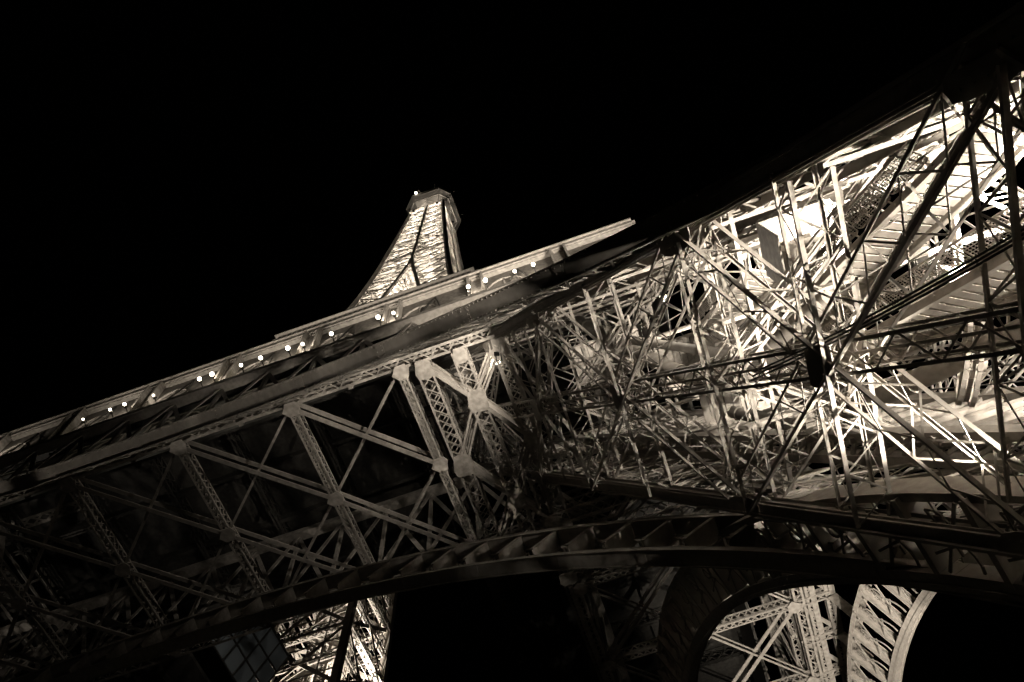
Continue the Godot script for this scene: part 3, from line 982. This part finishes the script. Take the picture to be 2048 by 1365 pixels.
func build_spire() -> void:
	var sp := part("spire", tower)
	var lv: Array[float] = [119.0]
	while lv[-1] < 262.0:
		lv.append(lv[-1] + maxf(3.4, 8.2 - (lv[-1] - 119.0) * 0.034))
	for q in 4:
		var R := Basis(UP, PI * 0.5 * q)
		var b := MB.new()
		for i in lv.size() - 1:
			b.bar(R * Vector3(sh(lv[i]), lv[i], sh(lv[i])), R * Vector3(sh(lv[i + 1]), lv[i + 1], sh(lv[i + 1])), 0.85, 0.85, Vector3(1, 0, 1))
		put("corner_column", b, sp, iron_dark if q == 0 else iron)  # front right column coloured dark to look backlit, same iron as the others
		for s: float in [-1.0, 1.0]:
			b = MB.new()
			for i in lv.size() - 1:
				if s < 0 and si(lv[i]) <= 0.0:
					continue
				b.bar(R * Vector3(s * si(lv[i]), lv[i], sh(lv[i]) - 0.05), R * Vector3(s * si(lv[i + 1]), lv[i + 1], sh(lv[i + 1]) - 0.05), 0.75, 0.5, R * Vector3(0, 0, 1))
			put("centre_column", b, sp, iron)
		# bracing of this face, left and right of the centre columns
		for s: float in [-1.0, 1.0]:
			for i in lv.size() - 1:
				b = MB.new()
				var y0 := lv[i]
				var y1 := lv[i + 1]
				var p0 := R * Vector3(s * si(y0), y0, sh(y0))
				var p1 := R * Vector3(s * si(y1), y1, sh(y1))
				var q0 := R * Vector3(s * sh(y0), y0, sh(y0))
				var q1 := R * Vector3(s * sh(y1), y1, sh(y1))
				var nn := R * Vector3(0, 0, 1)
				b.bar(p0, q1, 0.4, 0.12, nn)
				b.bar(q0 - nn * 0.15, p1 - nn * 0.15, 0.4, 0.12, nn)
				b.bar(p1, q1, 0.42, 0.3, nn)
				b.bar(p0.lerp(p1, 0.5), q0.lerp(q1, 0.5), 0.16, 0.1, nn)
				put("face_brace", b, sp, iron_b)
	# dense works inside: floor grids added to catch the light, lift guides, stairs
	var fy := 122.0
	while fy < 264.0:
		var fh := sh(fy + 8.4) * 0.97
		var b := MB.new()
		var z := -fh
		while z < fh:
			var w := rng.randf_range(0.5, 1.1)
			b.bar(Vector3(-fh, fy + 8.4 + rng.randf_range(-0.3, 0.3), z), Vector3(fh, fy + 8.4 + rng.randf_range(-0.3, 0.3), z + rng.randf_range(-0.15, 0.15)), w, 0.12, UP)
			z += w + rng.randf_range(0.05, 0.3)
		put("light_catching_floor", b, sp, iron)
		b = MB.new()
		for i in 5:
			var y := fy + 1.2 + 1.5 * i
			var h := sh(y) * 0.95
			var x := -h
			while x < h:
				b.bar(Vector3(x, y + rng.randf_range(-0.6, 0.6), h * 0.3), Vector3(x + rng.randf_range(-1.5, 1.5), y + rng.randf_range(0, 1.5), h * 0.97), rng.randf_range(0.12, 0.3), 0.1, UP)
				x += rng.randf_range(1.2, 2.6)
			for q in range(0, 4):
				var R := Basis(UP, PI * 0.5 * q)
				for m in 5:
					var xx := h * (-0.9 + 0.44 * m)
					b.bar(R * Vector3(xx, y, h * 0.97), R * Vector3(xx + rng.randf_range(-1.4, 1.4), y + 1.6, h * 0.97), 0.4 if q > 1 else 0.13, 0.1, R * Vector3(0, 0, 1))
		put("inner_framing", b, sp, iron)
		fy += 9.5
	# top platform, eight-sided, flaring out
	var tp := part("top_platform", tower)
	var oct := func(h: float, c: float, y: float) -> Array:
		return [Vector3(-c, y, h), Vector3(c, y, h), Vector3(h, y, c), Vector3(h, y, -c), Vector3(c, y, -h), Vector3(-c, y, -h), Vector3(-h, y, -c), Vector3(-h, y, c)]
	var rings := [oct.call(4.9, 3.4, 264.8), oct.call(8.0, 4.9, 270.4), oct.call(8.3, 5.0, 270.7), oct.call(8.3, 5.0, 274.4), oct.call(6.2, 3.8, 274.6), oct.call(5.6, 3.4, 279.0)]
	for r in rings.size() - 1:
		for i in 8:
			var b := MB.new()
			var j := (i + 1) % 8
			var A: Vector3 = rings[r][i]
			var B: Vector3 = rings[r][j]
			var C: Vector3 = rings[r + 1][j]
			var D: Vector3 = rings[r + 1][i]
			b.quad(A, B, C, D)
			var inn := -Vector3(A.x + B.x, 0, A.z + B.z).normalized() * 0.08
			b.quad(B + inn, A + inn, D + inn, C + inn)
			if r == 0:
				b.bar(A - inn * 2, D - inn * 2, 0.22, 0.22, UP)
				b.bar(A.lerp(B, 0.5) - inn, C.lerp(D, 0.5) - inn, 0.14, 0.14, UP)
				b.bar(A - inn, C - inn, 0.12, 0.08, UP)
				b.bar(B - inn, D - inn, 0.12, 0.08, UP)
				b.bar(A.lerp(D, 0.6) - inn * 2, B.lerp(C, 0.6) - inn * 2, 0.2, 0.3, UP)
			put(["flare_panel", "rim", "parapet_panel", "roof_panel", "cabin_panel"][r], b, tp, iron_b)
	var rb := MB.new()
	rb.plate(Vector3(0, 279.0, 0), Vector3(1, 0, 0), Vector3(0, 0, -1), [Vector2(-3.4, -5.6), Vector2(3.4, -5.6), Vector2(5.6, -3.4), Vector2(5.6, 3.4), Vector2(3.4, 5.6), Vector2(-3.4, 5.6), Vector2(-5.6, 3.4), Vector2(-5.6, -3.4)], 0.15)
	rb.plate(Vector3(0, 272.2, 0), Vector3(1, 0, 0), Vector3(0, 0, -1), [Vector2(-4.6, -7.5), Vector2(4.6, -7.5), Vector2(7.5, -4.6), Vector2(7.5, 4.6), Vector2(4.6, 7.5), Vector2(-4.6, 7.5), Vector2(-7.5, 4.6), Vector2(-7.5, -4.6)], 0.15)
	put("cabin_roof", rb, tp, iron_b)
	rb = MB.new()
	rb.girder(Vector3(0, 279, 0), Vector3(0, 300, 0), Vector3(0, 0, 1), 1.6, 1.6, 0.3, 0.15, 1.6, true)
	rb.tube(Vector3(0, 300, 0), Vector3(0, 320, 0), 0.25)
	put("mast", rb, tp, iron_b)
	for e in [[7.6, 4.0, 0.8], [3.0, 7.6, 0.3], [-2.0, 7.6, 0.2], [7.8, -3.5, 1.0]]:
		rb = MB.new()
		rb.bar(Vector3(e[0], 274.3, e[1]), Vector3(e[0] * 1.1, 277.4, e[1] * 1.1), 0.12, 0.12, Vector3(0, 0, 1))
		rb.bar(Vector3(e[0] * 1.06, 276.2, e[1] * 1.06), Vector3(e[0] * 1.25, 276.4, e[1] * 1.2), 0.1, 0.1, UP)
		put("aerial", rb, tp, iron_b)

# ---------- lamps ----------
func sphere(r: float) -> SphereMesh:
	var s := SphereMesh.new()
	s.radius = r
	s.height = 2 * r
	s.radial_segments = 16
	s.rings = 8
	return s

func build_lamps() -> void:
	var bulb := lens_mat.duplicate() as StandardMaterial3D
	bulb.emission_energy_multiplier = 14.0
	var bm := sphere(0.15)
	var gx := [-20.6, -19.4, -16.1, -8.8, -6.7, -5.6, -3.2, 0.4, 1.35, 3.7, 5.2, 7.3, 8.5, 10.7, 14.3, 15.5, 21.2, 22.5, 24.7, 26.1]
	var n := gx.size()
	var words := ["first", "second", "third", "fourth", "fifth", "sixth", "seventh", "eighth", "ninth", "tenth", "eleventh", "twelfth", "thirteenth", "fourteenth", "fifteenth", "sixteenth", "seventeenth", "eighteenth", "nineteenth", "twentieth"]
	for i in n:
		var o := Node3D.new()
		o.name = "gallery_lamp"
		add_child(o, true)
		o.position = Vector3(gx[i], 55.25 + 0.12 * (i % 3), 34.95)
		tag(o, "small round lit lamp on the gallery ledge, %s from the gallery's pointed right tip" % words[n - 1 - i], "lamp", "round lamps along the gallery ledge")
		put_mesh("bulb", sphere((0.08 if gx[i] < 0 else 0.12) + 0.02 * ((i * 7) % 3)), o, bulb)
		var b := MB.new()
		b.bar(Vector3(0, 0, -0.18), Vector3(0, -0.3, -0.9), 0.06, 0.06, UP)
		b.tube(Vector3(0, -0.02, -0.3), Vector3(0, 0, -0.17), 0.14, 10)
		put("lamp_arm", b, o, iron_dark)
		spot(Vector3(0, 0.02, 0), Vector3(0, 1.0, -0.45), [5.5, 2.6, 6.5, 3.4][i % 4] * clampf(0.45 + (gx[i] + 20.0) / 50.0, 0.3, 1.1), 52, o, 0.1, 0.5)
	# bare lamps inside the ironwork
	for e in [[Vector3(22.3, 43.4, 33.6), "single round lamp shining behind the crossed girder beside the arch", 8.0], [lp(33.0, 0.3, 0.16), "tiny round lamp high inside the bright near leg", 6.0]]:
		var o := Node3D.new()
		o.name = "inspection_lamp"
		add_child(o, true)
		o.position = e[0]
		tag(o, e[1], "lamp")
		put_mesh("bulb", sphere(0.16), o, bulb)
		var b := MB.new()
		b.bar(Vector3(0, 0.1, 0), Vector3(0, 0.7, 0), 0.05, 0.05, Vector3(1, 0, 0))
		put("lamp_stem", b, o, iron_dark)
		omni(Vector3.ZERO, e[2], o, 0.12)
	var bo := Node3D.new()
	bo.name = "beacon_lamp"
	add_child(bo)
	bo.position = Vector3(-3.4, 274.6, 8.75)
	tag(bo, "bright beacon lamp on the rim at the tower's summit", "lamp")
	put_mesh("bulb", sphere(0.45), bo, bulb)
	var bb := MB.new()
	bb.bar(Vector3(0, -0.4, 0), Vector3(0, -0.7, -0.3), 0.2, 0.2, Vector3(1, 0, 0))
	put("lamp_base", bb, bo, iron_dark)
	# floodlights inside the near leg
	floodlight(lp(12.0, 0.62, 0.32), lp(27, 0.75, 0.0), 2400, 28, "floodlight low in the near leg aimed at its front lattice")
	floodlight(lp(8.5, 0.62, 0.16), lp(22, 0.8, 0.0), 1100, 24, "floodlight at the foot of the near leg's front lattice")
	floodlight(lp(13.0, 0.75, 0.6), lp(36, 0.95, 0.3), 560, 34, "floodlight beneath the stair flights aimed up the leg")
	floodlight(lp(7.0, 0.5, 0.45), lp(30, 0.65, 0.35), 1150, 26, "floodlight on the ground frame inside the near leg")
	floodlight(lp(15.4, 0.10, 0.86), lp(23.0, 0.03, 0.40), 340, 29, "dark lamp box at the picture's right edge lighting a brilliant diagonal brace", 1.3)
	floodlight(lp(16.2, 0.3, 0.22), lp(30, 0.95, 0.05), 420, 27, "dark lamp box hung among the crossed girders at upper right", 1.3)
	floodlight(lp(24.0, 0.5, 0.34), lp(44, 0.45, 0.12), 340, 34, "floodlight halfway up the near leg aimed at its head")
	floodlight(lp(21.0, 0.6, 0.3), lp(40, 0.75, 0.02), 1500, 30, "floodlight against the near leg's outer side")
	floodlight(Vector3(22.9, 37.6, 36.4), Vector3(16.5, 44.6, 33.4), 80, 43, "small floodlight beside the arch's end facing the crossed ceiling girders", 0.32)
	floodlight(lp(8.0, 0.42, -0.07), lp(26, 0.5, -0.02), 2600, 13, "floodlight outside the near leg's front lattice, inner one")
	floodlight(lp(8.0, 0.78, -0.07), lp(26, 0.8, -0.02), 2600, 16, "floodlight outside the near leg's front lattice, outer one")
	floodlight(lp(10.0, 0.3, 0.14), lp(24, 0.16, 0.0), 900, 20, "floodlight below the near leg's front inner corner")
	# floodlights that light the arches from the ground
	var gi := 0
	for e in [[-16.0, -17.0, 37.2], [-6.0, -7.0, 38.6], [4.0, 4.0, 38.9], [13.0, 12.5, 37.0], [22.0, 19.5, 33.5]]:
		floodlight(Vector3(e[0] * 0.8, 1.2, 14), Vector3(e[1], e[2], ox(e[2]) + 1.6), 320, 6.5, "ground floodlight aimed at the front arch, %s along it" % words[gi])
		gi += 1
	floodlight(Vector3(31, 2.0, 34), Vector3(38.0, 37.5, 11), 1700, 15, "ground floodlight aimed at the scrolled side arch")
	floodlight(Vector3(34.5, 12.0, 24), Vector3(35.5, 43, 10), 1100, 14, "floodlight aimed at the ceiling lattice of the side arch")
	floodlight(Vector3(-26, 34.0, 31), Vector3(-23, 52, 27), 70, 36, "floodlight inside the front leg at the picture's far left")
	floodlight(Vector3(-3.0, 52.0, 20), Vector3(-11, 60.5, 9), 18, 20, "added floodlight below the first floor brightening the glazed pavilion")  # lamp added only to brighten the pavilion panes
	# floodlights in the far upper leg, under the platforms and in the spire
	floodlight(Vector3(-20, 66, -16), Vector3(-18, 100, -14), 900, 50, "floodlight in the far leg above the first floor")
	floodlight(Vector3(-14, 78, -21), Vector3(-15, 110, -16), 900, 50, "second floodlight higher in the far leg")
	floodlight(Vector3(0, 104, 22), Vector3(0, 122, 17.6), 130, 55, "floodlight below the second platform's front edge")
	floodlight(Vector3(-11, 104, 22), Vector3(-11, 122, 17.6), 150, 55, "floodlight below the second platform's left corner")
	floodlight(Vector3(11, 104, 22), Vector3(11, 122, 17.6), 60, 55, "floodlight below the second platform's right corner")
	var k := 0
	var y := 122.0
	while y < 262.0:
		var h := sh(y)
		for s: float in [-1.0, 1.0]:
			floodlight(Vector3(s * h * 0.5, y, h * 0.6), Vector3(s * h * 0.45, y + 10, h * 0.4), 330, 80, "floodlight in the spire, tier %s from its foot, on the %s" % [words[k], "left" if s < 0 else "right"])
		k += 1
		y += 9.5
	for s: float in [-1.0, 1.0]:
		floodlight(Vector3(s * 4.0, 254, 6.6), Vector3(s * 5, 271, 7.2), 75, 60, "floodlight under the summit platform on the %s" % ("left" if s < 0 else "right"))
	floodlight(Vector3(6.8, 254, -1.0), Vector3(7.2, 271, -1), 75, 60, "floodlight under the summit platform's right side")
